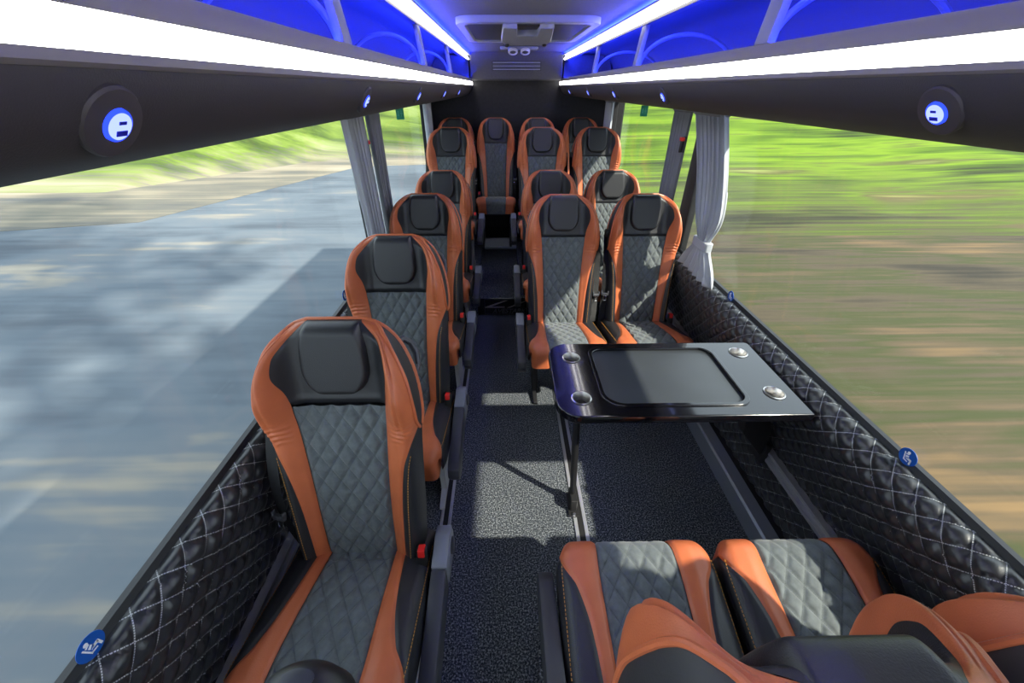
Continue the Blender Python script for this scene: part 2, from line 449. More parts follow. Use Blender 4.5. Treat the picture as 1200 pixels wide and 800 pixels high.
def build_seat(kind):
    """kind: arm side (+1/-1/0), belt side. Seat faces -y."""
    arm, belt, rec = kind
    set_recline(rec)
    root = empty('coach_seat', (0, 0, 0))
    # ---- backrest: rear shell is the part, panels are sub-parts
    ts = np.concatenate([np.linspace(0, .86, 26), np.linspace(.88, .97, 8), np.linspace(.977, 1, 7)])
    s = np.concatenate([[-1], -np.cos(np.linspace(0, PI, 27))[1:-1], [1]])
    T = np.repeat(ts[:, None], len(s), 1); X = w_out(ts)[:, None]*HW*s[None, :]
    Db = -(.055+.02*(1-T))*roll(edge_dist(X, T*AL), .05)
    Df = .02*roll(edge_dist(X, T*AL), .03)
    me = bpy.data.meshes.new('backrest')
    F = BP(X, T, Df); B = BP(X, T, Db)
    m1 = grid_mesh('a', F); m2 = grid_mesh('b', B)
    bm = bmesh.new(); bm.from_mesh(m1); bm.from_mesh(m2)
    bmesh.ops.remove_doubles(bm, verts=bm.verts, dist=.0004)
    be = [e for e in bm.edges if len(e.link_faces) == 1]
    try: bmesh.ops.holes_fill(bm, edges=be, sides=0)
    except Exception: pass
    bmesh.ops.recalc_face_normals(bm, faces=bm.faces)
    bm.to_mesh(me); bm.free(); bpy.data.meshes.remove(m1); bpy.data.meshes.remove(m2)
    back = link('backrest', me, M['shell'], root, True)
    tq = np.linspace(0, .692, 130)
    back_patch('quilted_panel', M['suede'], back, tq, lambda t: -w_quilt(t), w_quilt, 0,
               dens=np.linspace(0, 1, 64), uvm=True,
               extra=lambda X, T, s: .0105*quilt_h(X, T*AL, QA, QB)*sstep(0, .06, np.minimum(s, 1-s))-.003)
    to = np.concatenate([np.linspace(0, .5, 40), np.linspace(.505, .7, 44), np.linspace(.71, .92, 32), np.linspace(.925, 1, 24)])
    inner = lambda t: np.where(t < .69, w_quilt(np.minimum(t, .69)), w_head(np.maximum(t, .69)))
    outer = lambda t: np.where(t < .60, w_or(np.minimum(t, .6)), w_out(t))
    mg = lambda t: .0055/HW*sstep(.56, .64, t)*(1-sstep(.955, .99, t))
    rim = lambda t: w_out(t)-mg(t)
    outer2 = lambda t: np.where(t < .60, np.minimum(w_or(np.minimum(t, .6)), rim(t)), rim(t))
    def wr(X, T, s):
        z = np.exp(-((T-.605)/.04)**2)
        e = .0035*z*np.sin(T*AL*2*PI/.017+3*s+1.2*np.sin(9*s))*np.sin(PI*np.clip(s, 0, 1))
        fold = -.007*np.exp(-((s-.60)/.05)**2)*sstep(.56, .66, T)*(1-sstep(.93, .99, T))
        return e+fold
    for sg in (-1, 1):
        back_patch('wing_bolster', M['orange'], back, to, lambda t: sg*inner(t), lambda t: sg*outer2(t), 26, extra=wr)
        tf = np.concatenate([np.linspace(.565, .9, 36), np.linspace(.905, .99, 24)])
        back_patch('flank', M['shell'], back, tf, lambda t: sg*(rim(t)), lambda t: sg*w_out(t), 10, groove=0)
        rp = []
        for t in np.concatenate([np.linspace(.58, .9, 26), np.linspace(.91, .985, 14)]):
            xr = np.array([sg*rim(t)*HW]); tr = np.array([t])
            rp.append(tuple(BP(xr, tr, back_depth(xr, tr)+.0005)[0]))
        MB().tube(rp, .0058, 8).build('piping', M['orange'], back, True)
        tl = np.concatenate([np.linspace(0, .5, 30), np.linspace(.51, .60, 14)])
        back_patch('lower_bolster', M['black'], back, tl, lambda t: sg*np.minimum(w_or(t), w_out(t)), lambda t: sg*w_out(t), 12)
        pts = [tuple(BP(np.array(sg*(w_or(t)*.62+w_out(t)*.38)*HW), np.array(t), back_depth(np.array([sg*(w_or(t)*.62+w_out(t)*.38)*HW]), np.array([t]))[0]+.0005)) for t in np.linspace(.02, .5, 40)]
        dashes(pts, None, M['gold'], 'stitching', back)
    th = np.concatenate([np.linspace(.692, .92, 30), np.linspace(.93, 1, 18)])
    back_patch('headrest', M['black'], back, th, lambda t: -w_head(t), w_head, 44, groove=.004,
               extra=lambda X, T, s: -.012*np.exp(-((T-.692)/.012)**2))
    tp = np.concatenate([np.linspace(.732, .79, 14), np.linspace(.80, .95, 18), np.linspace(.96, 1, 9)])
    # pillow swells out of the headrest, edge distance in its own outline
    sp = spaced(30)
    Tp = np.repeat(tp[:, None], 30, 1); Wp = w_pil(tp)[:, None]*HW; Xp = Wp*(2*sp[None, :]-1)
    ed = np.minimum(np.minimum(Wp-np.abs(Xp), (Tp-.732)*AL*.9), .05)
    dp = back_depth(Xp, Tp)-.006+.030*roll(ed, .016)*roll(edge_dist(Xp, Tp*AL), .02)
    link('headrest_pillow', grid_mesh('headrest_pillow', BP(Xp, Tp, dp)), M['black'], back)
    # orange piping round the head of the seat
    tz = np.concatenate([np.linspace(.58, .9, 24), np.linspace(.91, 1, 24)])
    pr = [(w_out(t)*HW, t) for t in tz]
    pl = [tuple(BP(np.array(x), np.array(t), np.array(-.002))) for x, t in pr]+[tuple(BP(np.array(-x), np.array(t), np.array(-.002))) for x, t in pr[::-1]]
    MB().tube(pl, .0065, 8).build('piping', M['orange'], back, True)
    # ---- cushion: pan is the part
    pan = MB()
    pan.prism([(.05, .33), (.05, .40), (-.40, .505), (-.44, .48), (-.44, .41), (-.36, .345)], -.200, .200, 'x', .006)
    cu = pan.build('cushion', M['plastic'], root, True)
    lsq = np.concatenate([np.linspace(0, CL0, 100), np.linspace(CL0+.003, CL2, 44)])
    cush_patch('quilted_panel', M['suede'], cu, lsq, lambda l: -c_q(l), c_q, np.linspace(0, 1, 60), uvm=True,
               extra=lambda C, L, s: .0105*quilt_h(C, L, QA, QB)*sstep(0, .06, np.minimum(s, 1-s))*(1-.75*sstep(CL0-.03, CL0+.03, L))-.003-.006*np.exp(-((L-.115)/.005)**2))
    ls = np.concatenate([np.linspace(0, .38, 40), np.linspace(.385, CL1, 40), np.linspace(CL1+.005, CL2, 8)])
    dense = np.linspace(0, 1, 34)
    for sg in (-1, 1):
        cush_patch('front_bolster', M['orange'], cu, ls, lambda l: sg*c_q(l), lambda l: sg*c_or(l), dense)
        l2 = np.linspace(0, .50, 60)
        cush_patch('side_bolster', M['black'], cu, l2, lambda l: sg*c_or(l), lambda l: np.full_like(l, sg*CMAX), np.linspace(0, 1, 30))
        lp = np.linspace(.06, .452, 50)
        cc = sg*np.full_like(lp, CW-.004)
        pts = CS(cc, lp, cush_depth(cc, lp)+.0008)
        dashes([tuple(p) for p in pts], None, M['gold'], 'stitching', cu)
        cc = sg*np.full_like(lp, CW+.022)
        pts = CS(cc, lp, np.full_like(lp, .001))
        MB().tube([tuple(p) for p in pts], .0042, 7).build('piping', M['orange'], cu, True)
    # ---- base
    for sx in ((arm or 1), -(arm or 1)):
        MB().prism([(-.33, .40), (.03, .345), (.03, .30), (-.07, .20), (-.06, .035), (.02, .018), (.02, 0), (-.34, 0), (-.34, .018), (-.24, .035), (-.24, .22), (-.35, .33)],
                   sx*.165-.013, sx*.165+.013, 'x', .004).build('leg', M['lgrey'] if sx == arm == 1 else M['plastic'], root)
    # ---- armrest
    if arm:
        x0, x1 = arm*.236, arm*.286
        a = MB().prism([(.035, .43), (.02, .485), (-.02, .497), (-.12, .478), (-.12, .375), (-.02, .36), (.02, .38)], min(x0, x1), max(x0, x1), 'x', .006).build('armrest', M['grey'], root, True)
        MB().prism([(-.121, .478), (-.40, .425), (-.43, .405), (-.435, .36), (-.41, .32), (-.36, .315), (-.121, .375)], min(x0, x1)+.001, max(x0, x1)-.001, 'x', .007).build('armrest_pad', M['dgrey'], a, True)
        MB().lathe([(.028, 0), (.028, .006), (.022, .009)], Matrix.Translation((arm*.285, -.02, .43)) @ Matrix.Rotation(arm*PI/2, 4, 'Y'), 24).build('pivot_cap', M['dgrey'], a, True)
    # ---- buckle
    bs = -belt
    mt = Matrix.Translation((bs*.205, -.085, .487)) @ Matrix.Rotation(math.radians(-14), 4, 'X')
    bk = MB().box(-.016, .016, -.012, .012, -.05, .032, .005, mt).build('buckle', M['plastic'], root, True)
    MB().box(-.011, .011, -.0155, .0135, .006, .0345, .003, mt).build('release_button', M['red'], bk, True)
    # ---- belt
    cx = belt*.216 if arm == 1 else belt*.220
    k = 14; tt = np.linspace(.70, .0, k)
    rows = []
    for i, t in enumerate(tt):
        c = BP(np.array(0.), np.array(t), np.array(.015+(.085 if arm == 1 else .05)*math.sin(PI*min(1, (i/(k-1))*1.0))*.8))
        ww = .020; tw = math.radians(18)*belt
        rows.append([(cx-ww*math.cos(tw), c[1]-ww*math.sin(tw), c[2]), (cx+ww*math.cos(tw), c[1]+ww*math.sin(tw), c[2])])
    bm = bmesh.new(); vs = [[bm.verts.new(p) for p in r] for r in rows]
    for a_, b_ in zip(vs, vs[1:]): bm.faces.new([a_[0], a_[1], b_[1], b_[0]])
    r = bmesh.ops.solidify(bm, geom=bm.faces[:], thickness=.0022)
    me = bpy.data.meshes.new('seat_belt'); bm.to_mesh(me); bm.free()
    sb = link('seat_belt', me, M['webbing'], root, True)
    c = BP(np.array(0.), np.array(.24), np.array(.094 if arm == 1 else .066))
    mt = Matrix.Translation((cx, c[1], c[2])) @ Matrix.Rotation(-math.atan2(RC, HB), 4, 'X') @ Matrix.Rotation(math.radians(18)*belt, 4, 'Z')
    MB().box(-.022, .022, -.008, .006, -.008, .010, .004, mt).box(-.024, -.016, -.008, .006, .0, .022, .003, mt).box(.016, .024, -.008, .006, .0, .022, .003, mt).build('tongue_grip', M['dgrey'], sb, True)
    MB().box(-.011, -.007, -.003, 0, -.042, -.006, .001, mt).box(.007, .011, -.003, 0, -.042, -.006, .001, mt).box(-.011, .011, -.003, 0, -.042, -.036, .001, mt).box(-.011, .011, -.003, 0, -.014, -.006, .001, mt).build('tongue', M['chrome'], sb)
    c = BP(np.array(0.), np.array(.715), np.array(.012))
    MB().box(-.02, .02, -.022, .018, -.022, .022, .008, Matrix.Translation((belt*.214, c[1], c[2]))).build('belt_guide', M['plastic'], sb, True)
    # ---- grab handle on the back of the head
    hs = arm if arm else 1
    pts = [BP(np.array(hs*x), np.array(t), np.array(d)) for x, t, d in ((.15, .90, -.03), (.165, .90, -.06), (.185, .88, -.072), (.199, .84, -.072), (.203, .79, -.066), (.198, .76, -.03))]
    MB().tube([tuple(p) for p in pts], .010, 8).build('grab_handle', M['dgrey'], root, True)
    return root

SEATS = {}
def seat(kind, x, y, z, rz, label, group, sx=1):
    if kind not in SEATS: SEATS[kind] = build_seat(kind); o = SEATS[kind]
    else: o = copy_tree(SEATS[kind])
    o.location = (x, y, z); o.rotation_euler = (0, 0, rz); o.scale = (sx, 1, 1)
    tag(o, label, 'seat', group)
    return o
LS, RA, RW = (1, -1, .20), (-1, 1, .20), (0, -1, .20)
XL, XA, XW = -.489, .345, .845
G1 = 'single seats along one side of the aisle'; G2 = 'paired seats on the table side of the aisle'; G3 = 'seats of the rear bench row'
seat(LS, -.480, .75, 0, 0, 'single tan and black quilted seat across the aisle from the black table, largest in view', G1)
seat(LS, XL, 1.485, 0, 0, 'second single quilted seat from the front, directly behind the largest seat', G1)
seat(LS, XL-.005, 2.27, 0, 0, 'third single quilted seat from the front, beside the pair of grey curtains', G1)
seat(LS, XL-.005, 3.06, 0, 0, 'fourth single quilted seat from the front, last one on the low floor', G1)
seat(LS, XL-.005, 3.77, .24, 0, 'fifth single quilted seat on the raised floor, just ahead of the rear row', G1)
seat(RA, XA, 2.235, 0, 0, 'sunlit aisle seat directly behind the black table, facing it', G2)
seat(RW, XW, 2.245, 0, 0, 'window seat directly behind the black table, next to the tied curtain', G2)
seat(RA, XA, 3.06, 0, 0, 'aisle seat of the middle pair, behind the sunlit aisle seat', G2)
seat(RW, XW-.01, 3.06, 0, 0, 'window seat of the middle pair, behind the seat next to the tied curtain', G2)
seat(RA, XA-.015, 3.77, .24, 0, 'aisle seat of the last pair on the raised floor ahead of the rear row', G2)
seat(RW, XW-.02, 3.77, .24, 0, 'window seat of the last pair, beside the rear window on the raised floor', G2)
seat((0, 1, .20), -.524, 4.46, .275, 0, 'rear row seat in the corner behind the fifth single seat', G3, .90)
seat((0, 1, .20), -.102, 4.46, .275, 0, 'rear row seat at the end of the aisle with its cushion in full view', G3, .90)
seat((0, 1, .20), .335, 4.46, .275, 0, 'rear row seat between the aisle end seat and the far corner seat', G3, .90)
seat((0, -1, .20), .785, 4.46, .275, 0, 'rear row seat in the corner on the table side of the bus', G3, .90)
RF = (1, -1, .085)
seat(RF, .374, .197, .05, PI, 'aisle seat in front of the table, its back to the camera', 'pair facing the table')
seat((0, 1, .085), .854, .197, .05, PI, 'window seat in front of the table, its back to the camera', 'pair facing the table')

# ------------------------------------------------------------------ bus shell
Y0, Y1 = -1.3, 4.88
def wall_profile(sgn, xs):
    """quilted panel from rail height up over the rolled sill: list of (x,z)"""
    return xs
def quilt_wall(name, pts, off, ya=Y0, yb=Y1):
    P = np.array(pts, float)
    # resample along the profile
    seg = np.linalg.norm(np.diff(P, axis=0), axis=1); cum = np.concatenate([[0], np.cumsum(seg)])
    L = np.linspace(0, cum[-1], 112)
    fx, fz = curve(list(zip(cum, P[:, 0]))), curve(list(zip(cum, P[:, 1])))
    x, z = fx(L), fz(L)
    tx, tz = np.gradient(x, L), np.gradient(z, L); n = np.stack([tz, -tx], -1); n /= np.linalg.norm(n, axis=1)[:, None]
    if n[5, 0]*off < 0: n = -n
    ys = np.arange(ya, yb, .0085)
    YY, LL = np.meshgrid(ys, L, indexing='ij')
    h = .014*quilt_h(YY, LL, WA, WB)**1.3*(1-sstep(cum[-1]-.022, cum[-1], LL))
    X = x[None, :]+n[None, :, 0]*h; Z = z[None, :]+n[None, :, 1]*h
    me = grid_mesh(name, np.stack([X, YY, Z], -1), np.stack([YY, LL], -1))
    return struct(link(name, me, M['wallquilt']))
SILL = .834
LX, RX = -.786, 1.128
quilt_wall('wall_left', [(-.815, .0), (-.805, .30), (-.775, .55), (-.758, .70), (-.749, .76), (-.751, .793), (-.760, .816), (-.772, .829), (LX, SILL)], 1)
quilt_wall('wall_right', [(1.205, .10), (1.19, .30), (1.135, .55), (1.088, .70), (1.075, .76), (1.079, .793), (1.093, .816), (1.113, .829), (RX, SILL)], -1)
# outer skins keep the daylight out behind the quilting
def skin(name, x0, x1):
    return struct(MB().prism(x0+x1, Y0, Y1+.12, 'y').build(name, M['rubber']))
skin('wall_left_skin', [(-.832, -.12), (-.832, .32), (-.800, .58), (-.775, .72), (-.800, .808)], [(-.82, .808), (-.80, .72), (-.83, .58), (-.865, .32), (-.865, -.12)])
skin('wall_right_skin', [(1.222, -.12), (1.212, .32), (1.16, .58), (1.118, .72), (1.142, .808)], [(1.162, .808), (1.145, .72), (1.19, .58), (1.25, .32), (1.25, -.12)])
# window rubber line, pillars
for nm, x in (('trim_1', LX), ('trim_2', RX)):
    sg = -1 if x < 0 else 1
    struct(MB().prism([(x-sg*.004, SILL-.004), (x+sg*.004, SILL+.016), (x+sg*.02, SILL+.016), (x+sg*.02, SILL-.03), (x, SILL-.03)], Y0, Y1, 'y').build(nm, M['rubber']))
struct(MB().box(LX-.05, LX-.002, 2.28, 2.42, SILL, 1.72, .01).build('wall_left_pillar', M['plastic']))
struct(MB().box(RX+.002, RX+.05, 2.44, 2.58, SILL, 1.72, .01).build('wall_right_pillar', M['plastic']))
struct(MB().box(LX-.05, LX+.0, 4.42, Y1+.1, SILL-.3, 1.8, .01).build('wall_left_corner', M['rear']))
struct(MB().box(RX-.0, RX+.05, 4.70, Y1+.1, SILL-.3, 1.8, .01).build('wall_right_corner', M['rear']))
for nm, x, ya, yb in (('window_1', LX-.012, Y0, 2.30), ('window_2', LX-.012, 2.40, 4.44), ('window_3', RX+.012, Y0, 2.46), ('window_4', RX+.012, 2.56, 4.72)):
    struct(MB().box(x-.003, x+.003, ya, yb, SILL, 1.75).build(nm, M['glass']))
# upper side walls behind the racks
struct(MB().box(LX-.10, LX-.02, Y0, Y1+.1, 1.655, 2.12).build('wall_left_upper', M['rear']))
struct(MB().box(RX+.02, RX+.10, Y0, Y1+.1, 1.655, 2.12).build('wall_right_upper', M['rear']))
# rear wall and the upper bulkhead
struct(MB().box(-.90, 1.29, Y1, Y1+.12, -.1, 2.15).build('wall_rear', M['rear']))
struct(MB().box(-.345, .575, Y1-.16, Y1, 1.795, 2.06, .012).build('wall_rear_bulkhead', M['bulk']))
# ceiling, gently curved
xs = np.linspace(-.42, .65, 30); ys = np.linspace(Y0, Y1+.05, 40)
XX, YY = np.meshgrid(xs, ys, indexing='ij'); ZZ = 2.028-.10*np.clip(np.abs(XX-.115)-.30, 0, 1)**1.6
cm = grid_mesh('ceiling', np.stack([XX, YY, ZZ], -1))
struct(link('ceiling', cm, M['ceiling']))
struct(MB().box(-.9, 1.29, Y0, Y1+.12, 2.13, 2.18).build('roof', M['rubber']))
# floor
struct(MB().box(-.83, 1.22, Y0, 3.095, -.06, 0).build('floor', M['carpet']))
struct(MB().box(-.83, 1.22, 3.095, Y1, -.06, .172).build('floor_raised', M['carpet']))
# podiums that carry the rear rows
struct(MB().prism([(3.15, .172), (4.86, .172), (4.86, .241), (3.15, .241)], -.80, -.272, 'x').build('floor_podium_left', M['carpet']))
struct(MB().prism([(3.15, .172), (4.40, .172), (4.40, .241), (3.15, .241)], .115, 1.19, 'x').build('floor_podium_right', M['carpet']))
struct(MB().box(-.80, 1.19, 4.40, 4.86, .172, .277).build('floor_rear_step', M['darkgap']))
struct(MB().box(.10, 1.09, .12, .56, 0, .05, .004).build('floor_plinth', M['carpet']))
# aluminium nosing on the second step
struct(MB().box(-.25, .12, 4.36, 4.40, .172, .29, .004).build('trim_3', M['alu']))
struct(MB().box(-.25, .12, 4.33, 4.362, .172, .20, .004).build('trim_4', M['alub']))
# ledge along the table side
struct(MB().box(1.165, 1.215, Y0, 3.04, 0, .103).build('trim_5', M['darkgap']))
struct(MB().prism([(1.100, 0), (1.100, .095), (1.108, .105), (1.166, .105), (1.166, 0)], Y0, 3.04, 'y').build('trim_6', M['alub']))
# floor tracks: two bright edges round a dark slot
def track(n, x, w, ya, yb):
    mb = MB(); mb.box(x-w, x-w*.45, ya, yb, 0, .007, .001); mb.box(x+w*.45, x+w, ya, yb, 0, .007, .001); mb.box(x-w, x+w, ya, yb, 0, .003)
    struct(mb.build('trim_%d' % n, M['alu']))
    struct(MB().box(x-w*.45, x+w*.45, ya, yb, .003, .0045).build('trim_%d' % (n+1), M['darkgap']))
track(7, .340, .030, Y0, 3.04)
track(9, -.300, .026, Y0, 3.04)
# seat rails along the walls
def wall_rail(n, x, sg, z):
    mb = MB(); mb.prism([(x, z-.035), (x+sg*.028, z-.035), (x+sg*.028, z-.02), (x+sg*.012, z-.015), (x+sg*.012, z+.0), (x+sg*.028, z+.005), (x+sg*.028, z+.02), (x, z+.02)], Y0, 3.0, 'y')
    struct(mb.build('trim_%d' % n, M['alu']))
wall_rail(11, -.784, 1, .385)
wall_rail(12, 1.162, -1, .385)

# step plate with the coachbuilder's mark
sp = empty('step_plate', (0, 3.095, .085))
MB().box(-.26, .30, -.006, -.001, -.08, .086, .002).build('plate', M['gloss'], sp)
def flat(me, mat, name, parent, loc, rot=(PI/2, 0, 0)):
    o = link(name, me, mat, parent); o.location = loc; o.rotation_euler = rot; return o
flat(text_mesh('AVESTARK', .062, .0006, .25, .001), M['logodk'], 'lettering', sp, (-.13, -.0065, -.062))
lg = [[(-.20, -.01), (-.02, .055), (.01, .055), (-.14, -.005), (-.02, -.005), (-.02, -.018), (-.19, -.018)]]
flat(curve_mesh([[(x, y) for x, y in lg[0]]], .0006), M['logo'], 'emblem', sp, (0, -.0068, .01))
flat(curve_mesh([[(.0, -.018), (.16, .05), (.185, .05), (.03, -.018)]], .0006), M['logo'], 'emblem', sp, (0, -.0068, .01))
flat(curve_mesh([rrect(-.20, .28, -.072, .075, .004), rrect(-.197, .277, -.069, .072, .003)], .0005), M['logodk'], 'border', sp, (0, -.0066, .0))
tag(sp, 'glossy black step plate with pale lettering and swoosh emblem across the aisle', 'step plate')

# ------------------------------------------------------------------ luggage racks
def rack(side):
    """side -1: x from the inner lip outwards to the window"""
    sg = side; lip = -.345 if sg < 0 else .575; wall = LX+.004 if sg < 0 else RX-.004
    def X(d): return lip+sg*d                     # d: distance outward from the lip
    dw = abs(wall-lip)
    root = empty('luggage_rack', (X(.2), Y0, 1.7))
    R = Vector(root.location)
    def place(o): o.location = -R; return o
    ya, yb = Y0, Y1-.002
    def P(prof): return [(X(d), z) for d, z in prof]
    up = .004 if sg > 0 else 0.
    fas = [(0, 1.752), (.001, 1.744), (.004, 1.732), (.009, 1.719), (.016, 1.706), (.025, 1.695), (.036, 1.684+up), (.049, 1.675+up), (.065, 1.668+up), (.086, 1.661+up), (.11, 1.655+up), (.2, 1.645+up), (.32, 1.642), (dw-.02, 1.662), (dw, 1.672), (dw, 1.684), (.30, 1.672), (.10, 1.725), (.02, 1.750)]
    place(MB().prism(P(fas), ya, yb, 'y').build('fascia', M['fascia'], root, True))
    # lower grey bead, light strip and top lip
    place(MB().prism(P([(-.001, 1.744), (-.006, 1.7475), (-.006, 1.7555), (.02, 1.7555), (.02, 1.744)]), ya, yb, 'y').build('lower_bead', M['racklip'], root))
    place(MB().prism(P([(-.004, 1.7555), (-.004, 1.7845), (.016, 1.7845), (.016, 1.7555)]), ya, yb-.005, 'y').build('light_strip', M['led'], root))
    place(MB().prism(P([(-.006, 1.7845), (-.008, 1.800), (-.003, 1.811), (.010, 1.813), (.02, 1.805), (.02, 1.7845)]), ya, yb, 'y').build('lip', M['racklip'], root, True))
    # floor of the rack and the curved liner
    place(MB().prism(P([(.02, 1.79), (.02, 1.797), (dw, 1.70), (dw, 1.69)]), ya, yb, 'y').build('shelf_floor', M['liner'], root))
    lin = [(dw-.005, 1.69), (dw-.005, 1.80), (dw-.02, 1.88), (dw-.07, 1.955), (dw-.15, 2.005), (.10, 2.03), (.045, 2.035)]
    lc = curve(list(range(0)) or [(i, p[0]) for i, p in enumerate(lin)]); lz = curve([(i, p[1]) for i, p in enumerate(lin)])
    q = np.linspace(0, len(lin)-1, 40); yy = np.linspace(ya, yb, 30)
    G = np.zeros((40, 30, 3)); G[..., 0] = X(lc(q))[:, None]; G[..., 1] = yy[None, :]; G[..., 2] = lz(q)[:, None]
    place(link('liner', grid_mesh('liner', G), M['liner'], root))
    # upper frame rail, behind the ceiling strip
    place(MB().prism(P([(.022, 1.955), (.024, 1.964), (.048, 1.999), (.055, 1.999), (.050, 1.955)]), ya, yb, 'y').build('upper_rail', M['fascia'], root))
    # blue light strips inside: one behind the upper rail, one behind the lip
    place(MB().prism(P([(.055, 1.970), (.055, 1.995), (.059, 1.995), (.059, 1.970)]), ya, yb, 'y').build('blue_light_strip', M['blueled'], root))
    place(MB().prism(P([(.024, 1.796), (.036, 1.794), (.036, 1.797), (.024, 1.799)]), ya, yb, 'y').build('blue_light_strip', M['blueled'], root))
    # end cap at the rear
    cap = P(fas[:15]+[(dw, 1.69), (dw-.005, 1.80), (dw-.07, 1.955), (dw-.15, 2.005), (.06, 1.997), (.024, 1.964)]+[(.02, 1.80), (0, 1.80)])
    place(MB().prism(cap, yb-.09, yb, 'y').build('end_panel', M['bulk'], root))
    # dividers: straight strut plus an arch over the bay
    for yv in (.10, 1.10, 2.13, 3.13):
        d0 = place(MB().prism(P([(.004, 1.812), (.024, 1.812), (.046, 1.966), (.026, 1.966)]), yv-.028, yv+.028, 'y', .004).build('divider', M['grey'], root, True))
        arch = []
        for k in range(25):
            a = PI*k/24
            arch.append((X(.03+(dw-.10)*(.5-.5*math.cos(a))), yv+.01, 1.805-.05*k/24+.145*math.sin(a)))
        MB().tube(arch, .008, 8).build('arch', M['grey'], d0, True)
    # round reading lights on the fascia
    ysl = (.417, 1.19, 1.92, 2.74, 3.60) if sg < 0 else (.607, 1.71, 2.49, 3.28, 4.24)
    nrm = Vector((-sg*.84, 0, -.54)).normalized()
    rot = nrm.to_track_quat('Z', 'Y').to_matrix().to_4x4()
    for yv in ysl:
        c = Vector((X(.0175), yv, 1.7025))-nrm*.005
        mt = Matrix.Translation(c-R) @ rot
        lt = MB().lathe([(.034, -.014), (.034, .0035), (.032, .006), (.0165, .008), (.0165, .004)], mt, 36).build('reading_light', M['disc'], root, True)
        MB().lathe([(.0128, .003), (.0128, .0105), (.011, .0112)], mt, 28).build('glowing_button', M['bluebtn'], lt, True)
        MB().lathe([(.0128, .004), (.0128, .0098), (.0155, .0092), (.0160, .004)], mt, 28, False).build('button_ring', M['bluering'], lt, True)
        g = MB()
        m2 = mt @ Matrix.Translation((0, 0, .0117))
        g.box(-.004, .004, .003, .006, 0, .0006, 0, m2); g.box(-.006, .006, -.008, -.003, 0, .0006, 0, m2)
        g.build('button_mark', M['bluemark'], lt)
    # blue accent strips under the outer edge
    segs = ((-1.2, .62), (1.28, 1.75), (2.3, 2.62), (3.25, 3.5)) if sg < 0 else ((-1.2, .86), (1.85, 2.25), (2.8, 3.1), (3.7, 3.95), (4.3, 4.5))
    for a, b in segs:
        place(MB().box(min(X(dw-.045), X(dw-.03)), max(X(dw-.045), X(dw-.03)), a, b, 1.648, 1.657).build('accent_light', M['bluebtn'], root))
    return root
rl = rack(-1); tag(rl, 'long grey luggage rack with blue lit bays above the single seats', 'luggage rack')
rr = rack(1); tag(rr, 'long grey luggage rack with blue lit bays above the table side windows', 'luggage rack')

# ceiling light strips with a thin blue strip beside each
for sg, lip, lab in ((-1, -.345, 'white ceiling light strip above the single seat side rack'), (1, .575, 'white ceiling light strip above the table side rack')):
    o = empty('ceiling_light', (lip, Y0, 2.0)); R = Vector(o.location)
    X = lambda d: lip+sg*d
    a = MB().prism([(X(.010), 1.970), (X(.022), 1.966), (X(.046), 2.000), (X(.034), 2.000)], Y0, Y1-.10, 'y').build('diffuser', M['ledtop'], o); a.location = -R
    b = MB().prism([(X(.014), 2.0055), (X(.014), 2.011), (X(.032), 2.011), (X(.032), 2.0055)], Y0, Y1-.10, 'y').build('blue_strip', M['blueled2'], o); b.location = -R
    c = MB().prism([(X(-.004), 2.000), (X(-.004), 2.005), (X(.055), 2.005), (X(.055), 2.000)], Y0, Y1-.10, 'y').build('trim_flap', M['fascia'], o); c.location = -R
    tag(o, lab, 'light')

# ------------------------------------------------------------------ roof unit, lamps, vents
ac = empty('roof_vent', (.12, 2.95, 2.02))
outl = rrect(-.37, .37, -.50, .52, .10); inn = rrect(-.325, .325, -.44, .46, .07)
me = curve_mesh([outl, inn], .012, .006); o = link('frame', me, M['grey'], ac); o.location = (0, 0, -.004)
MB().box(-.33, .33, -.46, .47, .0, .008).build('backing', M['plastic'], ac)
g = MB()
for k in range(34): g.box(-.32, .32, -.43+k*.027, -.43+k*.027+.009, -.012, .0)
g.build('grille', M['dgrey'], ac)
cv = [(-.140, .10), (-.128, .375), (-.058, .375), (-.052, .215), (.052, .215), (.058, .375), (.128, .375), (.140, .10), (.118, 0), (-.118, 0)]
me = curve_mesh([cv], .012, .006); o = link('cover_panel', me, M['grey'], ac); o.location = (0, -.10, -.066); o.rotation_euler = (PI-.11, 0, 0)
for sx in (-1, 1):
    MB().lathe([(.012, 0), (.012, .014), (.008, .017)], Matrix.Translation((sx*.108, -.135, -.074)) @ Matrix.Rotation(PI-.5, 4, 'X'), 20).build('knob', M['plastic'], ac, True)
MB().box(-.09, .09, -.45, -.14, -.03, -.005, .006).build('housing', M['plastic'], ac)
tag(ac, 'square roof vent with louvred grille and grey cover panel in the ceiling', 'vent')

lp = empty('ceiling_lamp', (.12, 4.12, 2.024))
MB().box(-.16, .16, -.05, .05, -.022, .0, .008).build('housing', M['grey'], lp, True)
for sx in (-1, 1):
    r_ = MB().lathe([(.040, -.020), (.040, -.034), (.030, -.040), (.028, -.030)], Matrix.Translation((sx*.052, -.025, -.012)) @ Matrix.Rotation(math.radians(-28), 4, 'X'), 28).build('lamp_ring', M['lgrey'], lp, True)
    MB().lathe([(.027, -.030), (.020, -.036), (.008, -.038)], Matrix.Translation((sx*.052, -.025, -.012)) @ Matrix.Rotation(math.radians(-28), 4, 'X'), 24).build('lens', M['dgrey'], r_, True)
tag(lp, 'small grey twin ceiling lamp between the roof vent and the rear wall', 'lamp')

